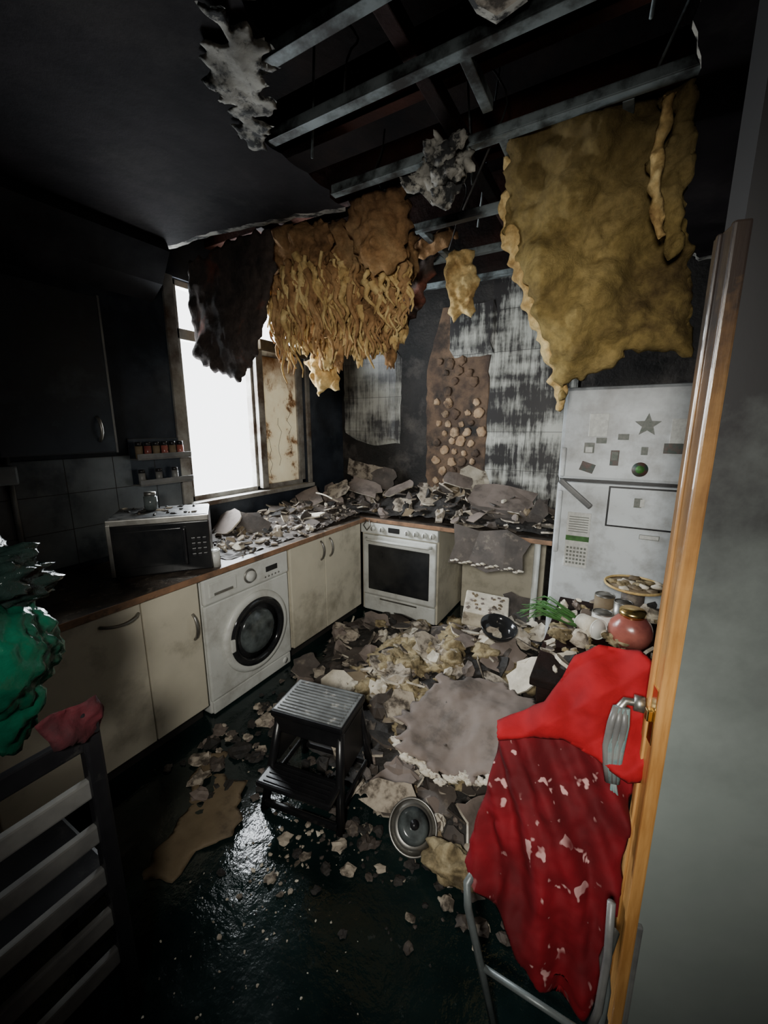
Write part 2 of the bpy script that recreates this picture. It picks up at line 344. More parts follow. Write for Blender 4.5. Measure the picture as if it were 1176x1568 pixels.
X=[(-2.42,ZC-.008),(-2.4,ZC-.06),(-2.5,ZC-.22),(XL,ZC-.3)]
t=bmesh.new(); r0=[t.verts.new((x,-.6,z)) for x,z in X]; r1=[t.verts.new((x,1.66,z)) for x,z in X]
r0+= [t.verts.new((XL,-.6,ZC-.008))]; r1+=[t.verts.new((XL,1.66,ZC-.008))]
for i in range(5): t.faces.new((r0[i],r0[(i+1)%5],r1[(i+1)%5],r1[i]))
t.faces.new(r0); t.faces.new(r1[::-1]); bmesh.ops.recalc_face_normals(t,faces=t.faces); b.add(t,m_cornice); b.done()
b=B('ceiling_batten')
for y,x0,x1 in ((1.10,-1.15,.2),(1.36,-1.32,.3),(1.77,-1.30,.35),(2.30,-2.5,.35),(2.76,-2.6,.4),(3.22,-2.6,.4)):
    b.bx(x0,x1,y-.014,y+.014,ZC+.008,ZC+.045,m_batten,.005)
    b.bx(x0,x1,y-.02,y+.02,ZC+.002,ZC+.008,m_batten,.002)
for x,y0,y1 in ((-.52,1.37,1.62),(-.51,1.79,2.29),(-.10,1.8,2.1),(-1.1,2.31,2.75)):
    b.bx(x-.018,x+.018,y0,y1,ZC+.004,ZC+.04,m_batten,.004)
for (p,q) in (((-.1,2.0,ZC+.02),(.1,1.55,ZC+.2)),((-.25,1.3,ZC+.1),(.05,.9,ZC+.3)),((-.7,2.0,ZC),(-.75,1.95,ZR)),((-1.2,1.5,ZC),(-1.15,1.5,ZR)),((-.8,2.4,ZC),(-.7,2.35,ZR)),((-.05,1.5,ZC),(0,1.5,ZR))):
    b.cyl(p,q,.005,m_batten,seg=8)
b.done()
b=B('roof_joist')
for y in (.7,1.22,1.62,2.1,2.6,3.05,3.5):
    b.bx(XL,XR,y-.025,y+.025,ZC+.14,ZC+.34,m_redjoist if y in (1.22,1.62,2.1) else m_joist,.004)
b.bx(-1.95,-1.9,1.9,3.6,ZC+.05,ZC+.12,m_joist,.004); b.bx(-.72,-.67,.9,3.6,ZC+.06,ZC+.12,m_joist,.004)
b.done()
b=B('hanging_cable')
for (x,y,dx,L) in ((-.62,1.85,.1,.5),(-1.15,2.0,-.05,.35),(-.95,2.45,.06,.4),(-.3,2.4,.08,.35),(-1.0,1.45,.05,.25)):
    b.tube([(x+dx*math.sin(k*.5),y+.03*math.sin(k),ZC+.35-L*k/8) for k in range(9)],.004,m_char,6)
b.done()
# ------------------------------------------------------------ window
b=B('window_1'); x0,x1=XL-.09,XL-.03
def fr(y0,y1,z0,z1,m=m_winframe,d=0): b.bx(x0-d,x1+d,y0,y1,z0,z1,m,.005)
fr(WY0,WY0+.05,WZ0,WZ1); fr(WY1-.05,WY1,WZ0,WZ1); fr(WY0,WY1,WZ0,WZ0+.04); fr(WY0,WY1,WZ1-.04,WZ1)
fr(2.44,2.53,WZ0,WZ1); fr(WY0,WY1,2.27,2.34)
b.bx(XL-.02,XL+.02,2.46,2.53,WZ0+.02,2.3,m_winframe,.006)
b.bx(XL-.03,XL+.06,WY0-.03,WY1+.03,WZ0-.03,WZ0+.005,m_winframe,.006)
b.bx(XL-.005,XL+.018,WY0-.07,WY0+.0,WZ0,WZ1,m_winframe,.004)
b.bx(XL-.005,XL+.018,WY1,WY1+.05,WZ0,WZ1,m_winframe,.004)
b.bx(XL-.06,XL-.052,2.53,3.01,WZ0+.04,2.27,m_pane,0)
b.bx(XL-.05,XL-.03,2.53,2.56,WZ0+.04,2.27,m_winframe,.003); b.bx(XL-.05,XL-.03,2.98,3.01,WZ0+.04,2.27,m_winframe,.003)
for k in range(3): b.tube([(XL-.048,2.64+.12*k+R.uniform(-.03,.03),1.25+.06*j+.1*k) for j in range(8)],.0015,m_char,5)
b.bx(XL+.0,XL+.04,2.5,3.05,2.3,2.38,m_card,.006)
b.done()
# ------------------------------------------------------------ wall finishes
def wp(b,pts,m,y=YB-.001,th=.012,ms=None): 
    X=Matrix.Translation((0,y-th/2,0))@Matrix.Rotation(math.pi/2,4,'X')
    P=[];n=len(pts)
    for i in range(n):
        a=Vector(pts[i]);c=Vector(pts[(i+1)%n]);k=max(1,int((c-a).length/.06))
        for j in range(k):
            p=a.lerp(c,j/k); q=.02*noise.noise(Vector((p.x*14,p.y*14,3))); P.append((p.x+q,p.y+q))
    b.prism(P,th,X,m,ms or m)
b=B('tiled_splashback')
wp(b,[(-2.58,1.62),(-2.3,1.55),(-1.98,1.58),(-1.97,2.4),(-2.58,2.4)],m_tile2)
wp(b,[(-1.05,.95),(-.35,.95),(-.35,2.3),(-.43,2.9),(-1.05,2.9)],m_tile)
wp(b,[(-1.42,2.36),(-1.05,2.36),(-1.05,2.72),(-1.42,2.7)],m_tile,y=YB-.014)
wp(b,[(-2.56,1.2),(-2.2,1.16),(-2.1,1.28),(-2.54,1.36)],m_gyp)
b.done()
b=B('burnt_panel')
wp(b,[(-1.62,.93),(-1.06,.93),(-1.06,2.35),(-1.06,2.7),(-1.5,2.72),(-1.64,2.2)],m_brown)
for k in range(52):
    x=-1.5+.11*(k%4)+R.uniform(-.03,.03)+(.05 if (k//4)%2 else 0); z=1.2+.088*(k//4)+R.uniform(-.015,.015)
    if z>1.9 and R.random()<.5: continue
    r=R.uniform(.026,.046)
    b.blob((x,YB-.018,z),(r,.01,r),m_dab if (z<1.95 and R.random()<.85) else m_brown,.25,1.2,3,k)
b.done()
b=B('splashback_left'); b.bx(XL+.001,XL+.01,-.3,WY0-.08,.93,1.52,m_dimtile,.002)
for k in range(8): b.bx(XL+.0095,XL+.0105,-.2+.25*k,-.196+.25*k,.93,1.52,m_char,0)
for z in (1.13,1.33): b.bx(XL+.0095,XL+.0105,-.3,WY0-.08,z,z+.004,m_char,0)
b.done()
# ------------------------------------------------------------ base units left
CX=-1.93
def arch(b,x,y,z,L,vert=True,ax='y',m=m_metal):
    pts=[]
    for k in range(9):
        s=k/8; o=math.sin(math.pi*s)**.6*.032; q=(s-.5)*L
        if vert: pts.append((x+o,y,z+q) if ax=='y' else (x,y-o,z+q))
        else: pts.append((x+o,y+q,z-0.012*math.sin(math.pi*s)) if ax=='y' else (x+q,y-o,z))
    b.tube(pts,.008,m,8)
def door(b,y0,y1,z0,z1,m=m_cream):
    b.bx(CX-.022,CX,y0+.003,y1-.003,z0,z1,m,.005)
b=B('base_cabinet')
b.bx(XL+.01,CX-.024,-.3,1.31,.1,.865,m_cream,.002); b.bx(XL+.01,CX-.07,-.3,1.31,0,.1,m_kick,0)
door(b,-.3,.38,.1,.86); door(b,.38,1.0,.1,.86); door(b,1.0,1.31,.1,.86)
arch(b,CX,.9,.815,.17,False); arch(b,CX,1.262,.62,.15); b.done()
b=B('base_cabinet')
b.bx(XL+.01,CX-.024,2.03,2.95,.1,.865,m_cream,.002); b.bx(XL+.01,CX-.07,2.03,2.95,0,.1,m_kick,0)
door(b,2.03,2.42,.1,.86); door(b,2.42,2.93,.1,.86); arch(b,CX,2.37,.76,.15); arch(b,CX,2.48,.76,.15); b.done()
b=B('countertop')
b.bx(XL+.012,CX+.012,-.3,2.98,.872,.9,m_ctop,.003); b.bx(CX+.012,CX+.02,-.3,2.98,.868,.902,m_edge,.003)
b.bx(XL+.012,-.36,3.0,YB-.012,.872,.9,m_ctop,.003); b.bx(-1.98,-.36,2.992,3.0,.868,.902,m_edge,.003)
b.done()
b=B('washing_machine')
wy0,wy1=1.335,2.005; wx=CX-.005
b.bx(XL+.03,wx-.02,wy0,wy1,.012,.862,m_white,.012); b.bx(wx-.022,wx,wy0,wy1,.10,.70,m_white,.012); b.bx(wx-.022,wx+.008,wy0,wy1,.705,.86,m_white,.012)
b.bx(wx-.02,wx-.003,wy0+.01,wy1-.01,.015,.095,m_white,.006)
b.ring((wx+.006,1.70,.40),(1,0,0),.235,.03,m_white,48,sq=.6)
b.ring((wx+.016,1.70,.40),(1,0,0),.2,.026,m_glass,48,sq=.7)
b.cyl((wx-.004,1.70,.40),(wx+.012,1.70,.40),.185,m_glass,seg=48)
t=bmesh.new(); bmesh.ops.create_uvsphere(t,u_segments=32,v_segments=16,radius=.145); bmesh.ops.scale(t,vec=(.3,1,1),verts=t.verts)
b.add(t,m_drum,Matrix.Translation((wx+.006,1.70,.40)),True)
b.box((wx+.03,1.485,.40),(.02,.03,.08),m_white,bev=.006)
b.cyl((wx+.006,1.665,.785),(wx+.035,1.665,.785),.037,m_white,r2=.032,seg=32,bev=.004); b.ring((wx+.012,1.665,.785),(1,0,0),.042,.005,m_metal,32)
b.bx(wx+.006,wx+.012,1.8,1.9,.765,.8,m_glass,.002); b.bx(wx+.005,wx+.015,1.37,1.56,.745,.83,m_white,.006); b.bx(wx+.012,wx+.019,1.4,1.53,.752,.768,m_metal,.004)
for k in range(5): b.cyl((wx+.006,1.79+.03*k,.735),(wx+.012,1.79+.03*k,.735),.006,m_metal,seg=12)
b.cyl((wx-.004,1.94,.055),(wx+.002,1.94,.055),.022,m_white)
b.done()
b=B('oven_cooker'); ox0,ox1=-1.975,-1.225; oy=3.01
b.bx(ox0,ox1,oy+.02,YB-.02,.02,.868,m_cream,.006)
b.bx(ox0,ox1,oy-.01,oy+.03,.76,.862,m_white,.008)
b.bx(ox0+.03,ox1-.01,oy-.02,oy+.02,.19,.75,m_white,.012)
b.bx(ox0+.085,ox1-.065,oy-.024,oy,.24,.665,m_glass,.01)
b.bx(ox0+.03,ox1-.01,oy-.012,oy+.02,.03,.18,m_white,.012); b.bx(ox0+.2,ox1-.18,oy-.016,oy,.15,.165,m_metal,.004)
b.tube([(ox0+.07,oy-.02,.715),(ox0+.09,oy-.055,.715),(ox0+.37,oy-.062,.715),(ox1-.07,oy-.055,.715),(ox1-.05,oy-.02,.715)],.013,m_white,10)
for k,x in enumerate((-1.84,-1.75,-1.5,-1.42,-1.34,-1.27)):
    b.cyl((x,oy-.01,.812),(x,oy-.04,.812),.025,m_white,r2=.02,seg=24,bev=.003); b.box((x,oy-.043,.812),(.006,.008,.036),m_metal,bev=.002)
b.bx(-1.69,-1.58,oy-.014,oy,.79,.835,m_glass,.003)
b.tube([(-1.9,oy-.03,.88),(-1.92,oy-.05,.84),(-1.88,oy-.06,.8),(-1.85,oy-.05,.84),(-1.87,oy-.03,.89)],.006,m_metal,8)
b.done()
b=B('end_panel'); b.bx(-1.2,-.47,3.56,3.62,0,.868,m_cream,.004); b.done()
b=B('counter_support_leg'); b.cyl((-.46,3.03,0),(-.46,3.03,.87),.022,m_white,seg=20); b.cyl((-.46,3.03,0),(-.46,3.03,.02),.04,m_metal); b.done()
MW=RZ(math.atan2(.38,.30),-2.24,1.04,.9)
b=B('microwave_oven'); L=.485
b.bx(0,L,0,.34,.012,.32,m_black,.008,mat=MW); b.bx(.005,L-.005,.01,.33,.316,.324,m_mwtop,.003,mat=MW)
b.bx(0,L,-.012,.004,.29,.322,m_metal,.004,mat=MW); b.bx(0,L,-.014,.002,.015,.29,m_glass,.006,mat=MW)
b.bx(.03,L-.14,-.018,-.01,.06,.26,m_glass,.01,mat=MW); b.bx(.0,.02,-.016,-.0,.02,.3,m_metal,.003,mat=MW)
b.box((L-.125,-.035,.16),(.014,.02,.2),m_black,bev=.006,mat=MW)
for i in range(3):
    for j in range(4): b.box((L-.085+.028*i,-.016,.1+.03*j),(.02,.006,.018),m_black,bev=.002,mat=MW)
for x in (.04,L-.04):
    for y in (.04,.3): b.cyl((x,y,0),(x,y,.014),.015,m_black,mat=MW,seg=12)
for k in range(26): b.blob((R.uniform(.03,L-.03),R.uniform(.03,.31),.328),(R.uniform(.005,.02),.012,.006),m_gyp if k%3==0 else m_char,.5,2,1,k,False,mat=MW)
b.done()
b=B('paper_cup'); b.cyl((-1.97,1.47,.9),(-1.965,1.455,1.0),.024,m_white,r2=.032,seg=24); b.ring((-1.965,1.455,1.0),(0.05,-.15,1),.031,.003,m_white,24); b.done()
b=B('glass_jar'); b.cyl((-2.3,1.32,1.228),(-2.3,1.32,1.31),.035,m_drum,bev=.006); b.cyl((-2.3,1.32,1.31),(-2.3,1.32,1.33),.03,m_metal); b.done()
b=B('spice_rack')
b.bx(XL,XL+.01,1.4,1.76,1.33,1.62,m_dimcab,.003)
for z in (1.34,1.5): b.bx(XL+.005,XL+.1,1.4,1.76,z-.008,z,m_slat,.003); b.bx(XL+.095,XL+.1,1.4,1.76,z,z+.03,m_slat,.002)
for k in range(6):
    x=XL+.05;y=1.44+.055*k
    b.cyl((x,y,1.5),(x,y,1.575),.021,m_pink if k%2 else m_card,seg=14); b.cyl((x,y,1.575),(x,y,1.6),.019,m_black,seg=14)
    if k%2==0: b.cyl((x,y,1.34),(x,y,1.41),.02,m_slat,seg=14); b.cyl((x,y,1.41),(x,y,1.43),.018,m_black,seg=14)
b.done()
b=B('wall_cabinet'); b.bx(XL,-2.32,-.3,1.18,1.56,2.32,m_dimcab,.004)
for y0,y1 in ((-.3,.2),(.2,.7),(.7,1.18)): b.bx(-2.32,-2.3,y0+.003,y1-.003,1.565,2.315,m_dimcab,.004)
b.bx(-2.303,-2.297,1.172,1.182,1.56,2.32,m_slat,.001)
for y in (.62,1.1): arch(b,-2.3,y,1.68,.12)
b.done()
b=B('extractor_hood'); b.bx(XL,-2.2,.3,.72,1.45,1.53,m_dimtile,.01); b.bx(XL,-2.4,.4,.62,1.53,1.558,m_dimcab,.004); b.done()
b=B('wall_conduit'); b.cyl((-2.59,.81,.92),(-2.59,.81,1.55),.012,m_slat); b.done()
# ------------------------------------------------------------ fridge
b=B('fridge_freezer'); fx0,fx1,fy=-.30,.31,2.5
b.bx(fx0,fx1,fy+.05,fy+.62,.03,1.9,m_fridge,.015)
b.bx(fx0,fx1,fy-.005,fy+.045,1.405,1.9,m_fridge,.018); b.bx(fx0,fx1,fy-.005,fy+.045,.06,1.39,m_fridge,.018)
b.bx(fx0+.01,fx1-.01,fy+.01,fy+.06,1.385,1.41,m_black,0)
for z0,z1 in ((1.42,1.58),(.98,1.34)): b.bx(fx0+.008,fx0+.035,fy-.035,fy,z0,z1,m_fridge,.008)
X=Matrix.Translation((-.2,fy-.03,1.33))@Matrix.Rotation(.7,4,'Y')
b.bx(-.11,.11,-.015,.015,-.015,.015,m_slat,.008,mat=X)
yf=fy-.008
def flat(x,z,w,h,m,d=.004,r=0): b.box((x,yf,z),(w,d,h),m,rot=(0,r,0),bev=.0015)
flat(.125,1.27,.33,.22,m_black,.008); flat(.125,1.27,.312,.202,m_fridge,.012); flat(.10,1.3,.035,.05,m_ink,.016); flat(.12,1.3,.02,.04,m_print,.017)
flat(-.17,1.06,.12,.32,m_print,.006); flat(-.17,1.07,.12,.03,m_leaf,.008)
for i in range(6):
    for j in range(5): flat(-.215+.018*i,.925+.022*j,.012,.013,m_ink,.008)
for i in range(7): flat(-.17,1.11+.014*i,.1,.005,m_ink,.008)
flat(.17,1.12,.09,.025,m_ink,.004); flat(.17,1.12,.085,.02,m_print,.006)
flat(-.155,1.58,.05,.055,m_ink); flat(-.155,1.57,.035,.03,m_print,.006); flat(-.03,1.53,.04,.08,m_magd); flat(-.03,1.54,.03,.045,m_ink,.006)
b.cyl((.09,yf,1.475),(.09,yf-.008,1.475),.037,m_magd,seg=28); b.cyl((.09,yf-.006,1.475),(.09,yf-.011,1.475),.02,m_leaf,seg=20)
flat(-.155,1.475,.07,.05,m_magd,.006,.3); flat(.23,1.585,.1,.05,m_magd,.006); flat(.24,1.67,.08,.12,m_print,.004); flat(-.12,1.70,.09,.12,m_print,.004)
flat(-.1,1.62,.05,.03,m_ink,.004); flat(0,1.64,.05,.03,m_ink,.004); flat(.1,1.57,.03,.04,m_ink,.004)
pts=[]
for k in range(10):
    r=.06 if k%2==0 else .026; a=math.pi/2+k*math.pi/5; pts.append((r*math.cos(a),r*math.sin(a)))
b.prism(pts,.008,Matrix.Translation((.10,yf-.004,1.7))@Matrix.Rotation(math.pi/2,4,'X'),m_ink,m_ink)
b.done()
# ------------------------------------------------------------ hanging insulation
def ymap(y0,k=0,kx=0,zr=ZC,xc=0,curl=0):
    return lambda u,v:(u,y0+k*(zr-v)+kx*(u-xc)+curl*math.sin((u-xc)*9),v)
b=B('hanging_insulation_batt')
poly=[(-.50,2.80),(-.36,2.83),(-.2,2.79),(-.02,2.82),(.07,2.76),(.09,2.6),(.13,2.44),(.165,2.3),(.2,2.1),(.205,1.98),(.1,1.99),(-.03,2.0),(-.06,1.95),(-.13,1.9),(-.24,1.885),(-.27,1.8),(-.29,1.9),(-.33,2.0),(-.38,2.14),(-.44,2.3),(-.52,2.5),(-.52,2.62)]
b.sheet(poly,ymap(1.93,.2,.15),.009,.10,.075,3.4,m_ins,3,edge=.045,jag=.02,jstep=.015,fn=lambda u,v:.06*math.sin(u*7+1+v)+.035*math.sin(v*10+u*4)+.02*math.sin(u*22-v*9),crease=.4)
# second, paler ply showing along the free edge
poly=[(-.53,2.74),(-.47,2.76),(-.47,2.6),(-.46,2.48),(-.4,2.3),(-.34,2.14),(-.28,1.98),(-.25,1.86),(-.275,1.76),(-.31,1.86),(-.35,1.99),(-.41,2.14),(-.47,2.28),(-.55,2.46),(-.55,2.6)]
b.sheet(poly,ymap(1.985,.2,.15),.009,.05,.03,9,m_insp,6,edge=.03,jag=.018,jstep=.015,fn=lambda u,v:.06*math.sin(u*7+1+v)+.03*math.sin(v*10+u*4),crease=.5)
b.done()
b=B('hanging_insulation_strip')
poly=[(.04,2.79),(.1,2.78),(.11,2.6),(.1,2.42),(.12,2.3),(.07,2.27),(.05,2.4),(.0,2.5),(-.03,2.58),(.02,2.62),(.04,2.7),(.0,2.72),(-.02,2.77)]
b.sheet(poly,ymap(1.85,.1),.008,.06,.05,7,m_ins,8,edge=.04,jag=.012,jstep=.015,crease=.5)
b.sheet([(.0,2.74),(.035,2.74),(.02,2.6),(.03,2.46),(.06,2.34),(.03,2.33),(-.005,2.44),(-.02,2.58)],ymap(1.81,.1),.007,.035,.03,9,m_insp,14,edge=.02,jag=.01,jstep=.015,crease=.5)
b.done()
b=B('hanging_insulation_batt')
poly=[(-2.5,2.72),(-2.1,2.76),(-1.8,2.76),(-1.78,2.55),(-1.84,2.4),(-1.9,2.24),(-2.02,2.08),(-2.15,1.96),(-2.25,2.0),(-2.45,2.08),(-2.57,2.16),(-2.56,2.4)]
b.sheet(poly,ymap(1.85,.05),.014,.05,.04,3,m_insd,12,edge=.05,jag=.02,crease=.2); b.done()
b=B('hanging_insulation_batt')
poly=[(-1.93,2.80),(-1.6,2.8),(-1.36,2.80),(-1.28,2.86),(-1.08,2.84),(-1.04,2.6),(-1.12,2.48),(-1.2,2.36),(-1.2,2.25),(-1.28,2.2),(-1.33,2.22),(-1.4,2.15),(-1.5,2.24),(-1.6,2.22),(-1.66,2.3),(-1.74,2.3),(-1.78,2.38),(-1.9,2.44),(-1.98,2.5),(-1.97,2.65)]
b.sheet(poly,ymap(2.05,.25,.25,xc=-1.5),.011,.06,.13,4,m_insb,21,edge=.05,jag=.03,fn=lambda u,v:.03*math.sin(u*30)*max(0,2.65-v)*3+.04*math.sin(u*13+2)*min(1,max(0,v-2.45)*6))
for k in range(240):
    u=R.uniform(-1.92,-1.08); top=2.62-.24*R.random()-.05*math.sin(u*9)
    yy=2.05+.25*(ZC-top)+.25*(u+1.5)-.05-.05*R.random()
    L=R.uniform(.08,.32)*(1.2 if u<-1.3 else .8); n=8
    dx=R.uniform(-.05,.05)
    pts=[(u+dx*j/n+.014*math.sin(j*1.3+k),yy+.02*j/n+.01*math.cos(j+k)+.15*L*j/n,top-L*j/n) for j in range(n+1)]
    b.tube(pts,R.uniform(.01,.028),m_insp if R.random()<.5 else m_insb,6,r2=.004)
for k in range(130):
    u=R.uniform(-1.85,-1.18); z=R.uniform(2.12,2.5); r=R.uniform(.02,.055)
    b.blob((u,2.11+.25*(ZC-z)+.25*(u+1.5)-.05,z),(r*.8,r*.5,r*1.9),m_insp if k%3 else m_insb,.4,2.2,3,k,crease=.2)
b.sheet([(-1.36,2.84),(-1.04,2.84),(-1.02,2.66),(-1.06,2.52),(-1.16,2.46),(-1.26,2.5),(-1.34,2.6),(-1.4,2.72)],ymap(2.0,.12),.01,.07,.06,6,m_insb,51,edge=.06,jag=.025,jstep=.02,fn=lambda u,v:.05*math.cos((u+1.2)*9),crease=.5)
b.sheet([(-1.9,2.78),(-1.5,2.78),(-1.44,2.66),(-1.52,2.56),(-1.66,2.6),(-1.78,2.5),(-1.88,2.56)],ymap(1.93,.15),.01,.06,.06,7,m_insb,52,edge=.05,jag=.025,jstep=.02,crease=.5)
b.done()
b=B('hanging_insulation_tuft')
b.sheet([(-1.86,2.3),(-1.66,2.28),(-1.64,2.1),(-1.66,1.9),(-1.74,1.95),(-1.83,1.88),(-1.86,2.02),(-1.93,2.1),(-1.84,2.18)],ymap(2.26,.0),.01,.05,.05,8,m_insp,31,edge=.03,jag=.03); b.done()
b=B('hanging_insulation_tuft')
b.sheet([(-1.15,2.8),(-.93,2.77),(-.90,2.6),(-.9,2.42),(-.98,2.4),(-1.05,2.36),(-1.08,2.5),(-1.12,2.62),(-1.1,2.7)],ymap(2.72,.0),.01,.07,.05,7,m_insp,35,edge=.04,jag=.02)
b.sheet([(-1.45,2.86),(-1.25,2.8),(-1.0,2.84),(-.95,2.76),(-1.1,2.7),(-1.3,2.68),(-1.4,2.74)],ymap(2.5,0),.012,.06,.05,7,m_insb,36,edge=.04,jag=.02); b.done()
b=B('insulation_clump')
b.sheet([(-.88,2.72),(-.8,2.78),(-.7,2.77),(-.6,2.72),(-.59,2.63),(-.66,2.61),(-.72,2.55),(-.78,2.6),(-.86,2.62)],ymap(1.69,.1),.008,.07,.09,11,m_torn,4,edge=.04,jag=.03,crease=.5)
for k in range(7): b.blob((-.74+R.uniform(-.1,.1),1.67+R.uniform(-.03,.03),2.69+R.uniform(-.06,.05)),(.04,.03,.03),m_torn,.3,2,3,k+5,crease=.2)
b.done()
b=B('hanging_insulation_tuft')
b.sheet([(-1.9,2.8),(-1.1,2.8),(-1.2,2.5),(-1.35,2.3),(-1.5,2.4),(-1.7,2.2),(-1.9,2.4)],ymap(2.6,0),.018,.05,.08,5,m_insd,41,edge=.04,jag=.03); b.done()
# ------------------------------------------------------------ debris
MT=[(m_paper,m_gyp),(m_paperD,m_gyp),(m_gyp,m_gypw),(m_char,m_paperD),(m_card,m_gyp),(m_gypw,m_gyp),(m_paperD,m_char)]
def debris(b,hf,region,n,smin,smax,rng,weights=None,ins=0,lift=.0,pw=2.2):
    x0,x1,y0,y1=region; c=0; tries=0
    while c<n and tries<n*8:
        tries+=1; x=rng.uniform(x0,x1);y=rng.uniform(y0,y1);h=hf(x,y)
        if h is None: continue
        c+=1; s=smin+(smax-smin)*rng.random()**pw
        a,e=rng.choices(MT,weights or [3,4,4,5,1,1,2])[0]
        q=rng.random(); z=h+lift+s*.12*rng.random()
        if q<ins: b.blob((x,y,z),(s*.5,s*.4,s*.28),m_insf,.4,2.0,3,rng.random()*50,rot=(0,0,rng.random()*6),crease=.25)
        elif q<.68: b.shard((x,y,z+s*.1),s,s*rng.uniform(.4,1),rng.uniform(.006,.014),(rng.gauss(0,.4),rng.gauss(0,.4),rng.random()*6.3),a,e,rng,rng.choice((7,9,12)),.5,s*.12)
        else: b.blob((x,y,z),(s*.4,s*.3,s*.22),a if rng.random()<.6 else e,.45,1.6,1 if s<.05 else 2,rng.random()*50,False,rot=(rng.random()*3,rng.random()*3,0))
def mound(b,hf,region,m,sz=.03):
    x0,x1,y0,y1=region; t=bmesh.new(); nx=int((x1-x0)/sz); ny=int((y1-y0)/sz); V={}
    for i in range(nx+1):
        for j in range(ny+1):
            x=x0+i*sz;y=y0+j*sz;h=hf(x,y)
            if h is not None: V[i,j]=t.verts.new((x,y,h+.02*noise.noise(Vector((x*20,y*20,0)))))
    for i in range(nx):
        for j in range(ny):
            k=((i,j),(i+1,j),(i+1,j+1),(i,j+1))
            if all(q in V for q in k): t.faces.new([V[q] for q in k])
    b.add(t,m)
def g(x,y,cx,cy,sx,sy,h): return h*math.exp(-((x-cx)/sx)**2-((y-cy)/sy)**2)
def hfloor(x,y):
    if x<-1.88 or (y>2.95 and x<-1.2) or y>3.5 or x>-.1 or (x>-.34 and y>2.42) or (x>-.24 and y>1.45): return None
    e=g(x,y,-1.0,2.15,.5,.55,.17)+g(x,y,-.55,2.7,.35,.5,.26)+g(x,y,-.5,1.85,.28,.4,.13)+g(x,y,-.35,1.5,.2,.2,.06)+g(x,y,-1.5,2.6,.4,.3,.08)
    return e if e>.02 else None
b=B('debris_pile'); rg=(-1.88,-.1,1.2,3.5); rr=random.Random(3)
mound(b,hfloor,rg,m_char)
debris(b,hfloor,rg,420,.02,.08,rr,[3,6,2,8,1,0,5],ins=.05)
debris(b,hfloor,rg,190,.1,.26,rr,[6,6,2,3,2,1,4],ins=.08,pw=1.3)
debris(b,hfloor,(-1.28,-.75,1.75,2.4),90,.06,.2,rr,[2,1,6,0,1,3,0],ins=.5,lift=.03,pw=1.3)
debris(b,hfloor,(-.9,-.36,2.3,3.2),40,.14,.3,rr,[4,2,3,1,1,2,1],ins=.15,lift=.02,pw=1.2)
debris(b,hfloor,(-.95,-.3,1.25,1.7),80,.05,.15,rr,[3,4,2,3,2,1,2],ins=.1,lift=.0,pw=1.5)
# big fallen ceiling board with scalloped white lip, tilted over the heap
def bz(u,v): return .35+.035*math.sin(u*5+1)+.08*(v-1.6)+.03*math.sin(v*9+u*4)
poly=[(-.76,1.42),(-.68,1.36),(-.62,1.39),(-.52,1.34),(-.44,1.42),(-.38,1.40),(-.30,1.5),(-.26,1.6),(-.15,1.68),(-.12,1.8),(-.22,1.86),(-.25,1.95),(-.36,2.0),(-.5,2.02),(-.6,1.93),(-.74,1.84),(-.76,1.7),(-.82,1.6)]
b.sheet(poly,lambda u,v:(u,v,bz(u,v)),.012,.018,.022,5,m_paper,17,edge=.008,jag=.03,jstep=.02,mat2=m_gypw,crease=.2)
for k in range(70):
    s=k/69*7; i=int(min(6,s)); p=Vector(poly[i]).lerp(Vector(poly[i+1]),s-i)
    b.blob((p.x+R.uniform(-.01,.01),p.y+R.uniform(-.016,.012),bz(p.x,p.y)-.012),(R.uniform(.01,.026),.014,.008),m_gypw,.5,2,2,k)
for (x,y) in ((-.6,1.55),(-.42,1.72),(-.66,1.72),(-.3,1.7)): b.blob((x,y,bz(x,y)/2-.02),(.1,.1,bz(x,y)/2),m_paperD,.3,1.4,3,x*9,False)
for (x,y,z,w,h,r,mm) in ((-.72,1.3,.12,.28,.14,(.9,.2,.5),m_gyp),(-.34,1.34,.2,.24,.16,(.7,.3,1.2),m_paper),(-.75,2.75,.33,.3,.34,(.5,-.2,.4),m_gyp),(-.95,2.3,.24,.34,.3,(.3,.4,.3),m_gyp),(-1.12,2.05,.2,.3,.3,(.35,.2,1.3),m_gyp),(-.5,2.35,.3,.3,.2,(.4,-.5,.9),m_paper),(-.32,2.1,.38,.28,.2,(.3,-.6,.4),m_gypw),(-1.45,2.2,.08,.3,.22,(.1,.15,1),m_paperD),(-1.6,2.65,.12,.3,.2,(.5,.2,.4),m_paper),(-1.75,1.95,.06,.2,.2,(.3,.5,.2),m_paperD),(-.58,3.1,.3,.3,.3,(.7,.2,.1),m_paperD),(-.85,2.55,.3,.3,.2,(.4,.1,2),m_paper),(-.9,1.75,.2,.2,.2,(.5,.3,.3),m_gyp),(-1.3,1.9,.1,.26,.2,(.3,.2,.3),m_paperD)):
    b.shard((x,y,z),w,h,.013,r,mm,m_gypw,rr,15,.35,.04)
b.done()
b=B('patterned_box'); b.box((-.72,2.68,.42),(.3,.22,.13),m_gypw,rot=(.35,.1,.25),bev=.01)
PB=Matrix.Translation((-.72,2.68,.42))@Euler((.35,.1,.25)).to_matrix().to_4x4()
for k in range(26): b.box((R.uniform(-.13,.13),R.uniform(-.09,.09),.066),(.022,.016,.003),m_paper if k%2 else m_card,rot=(0,0,R.random()*3),bev=.001,mat=PB)
b.done()
b=B('pan_lid')
PX=Matrix.Translation((-.58,1.24,.10))@Euler((.55,.25,.3)).to_matrix().to_4x4()
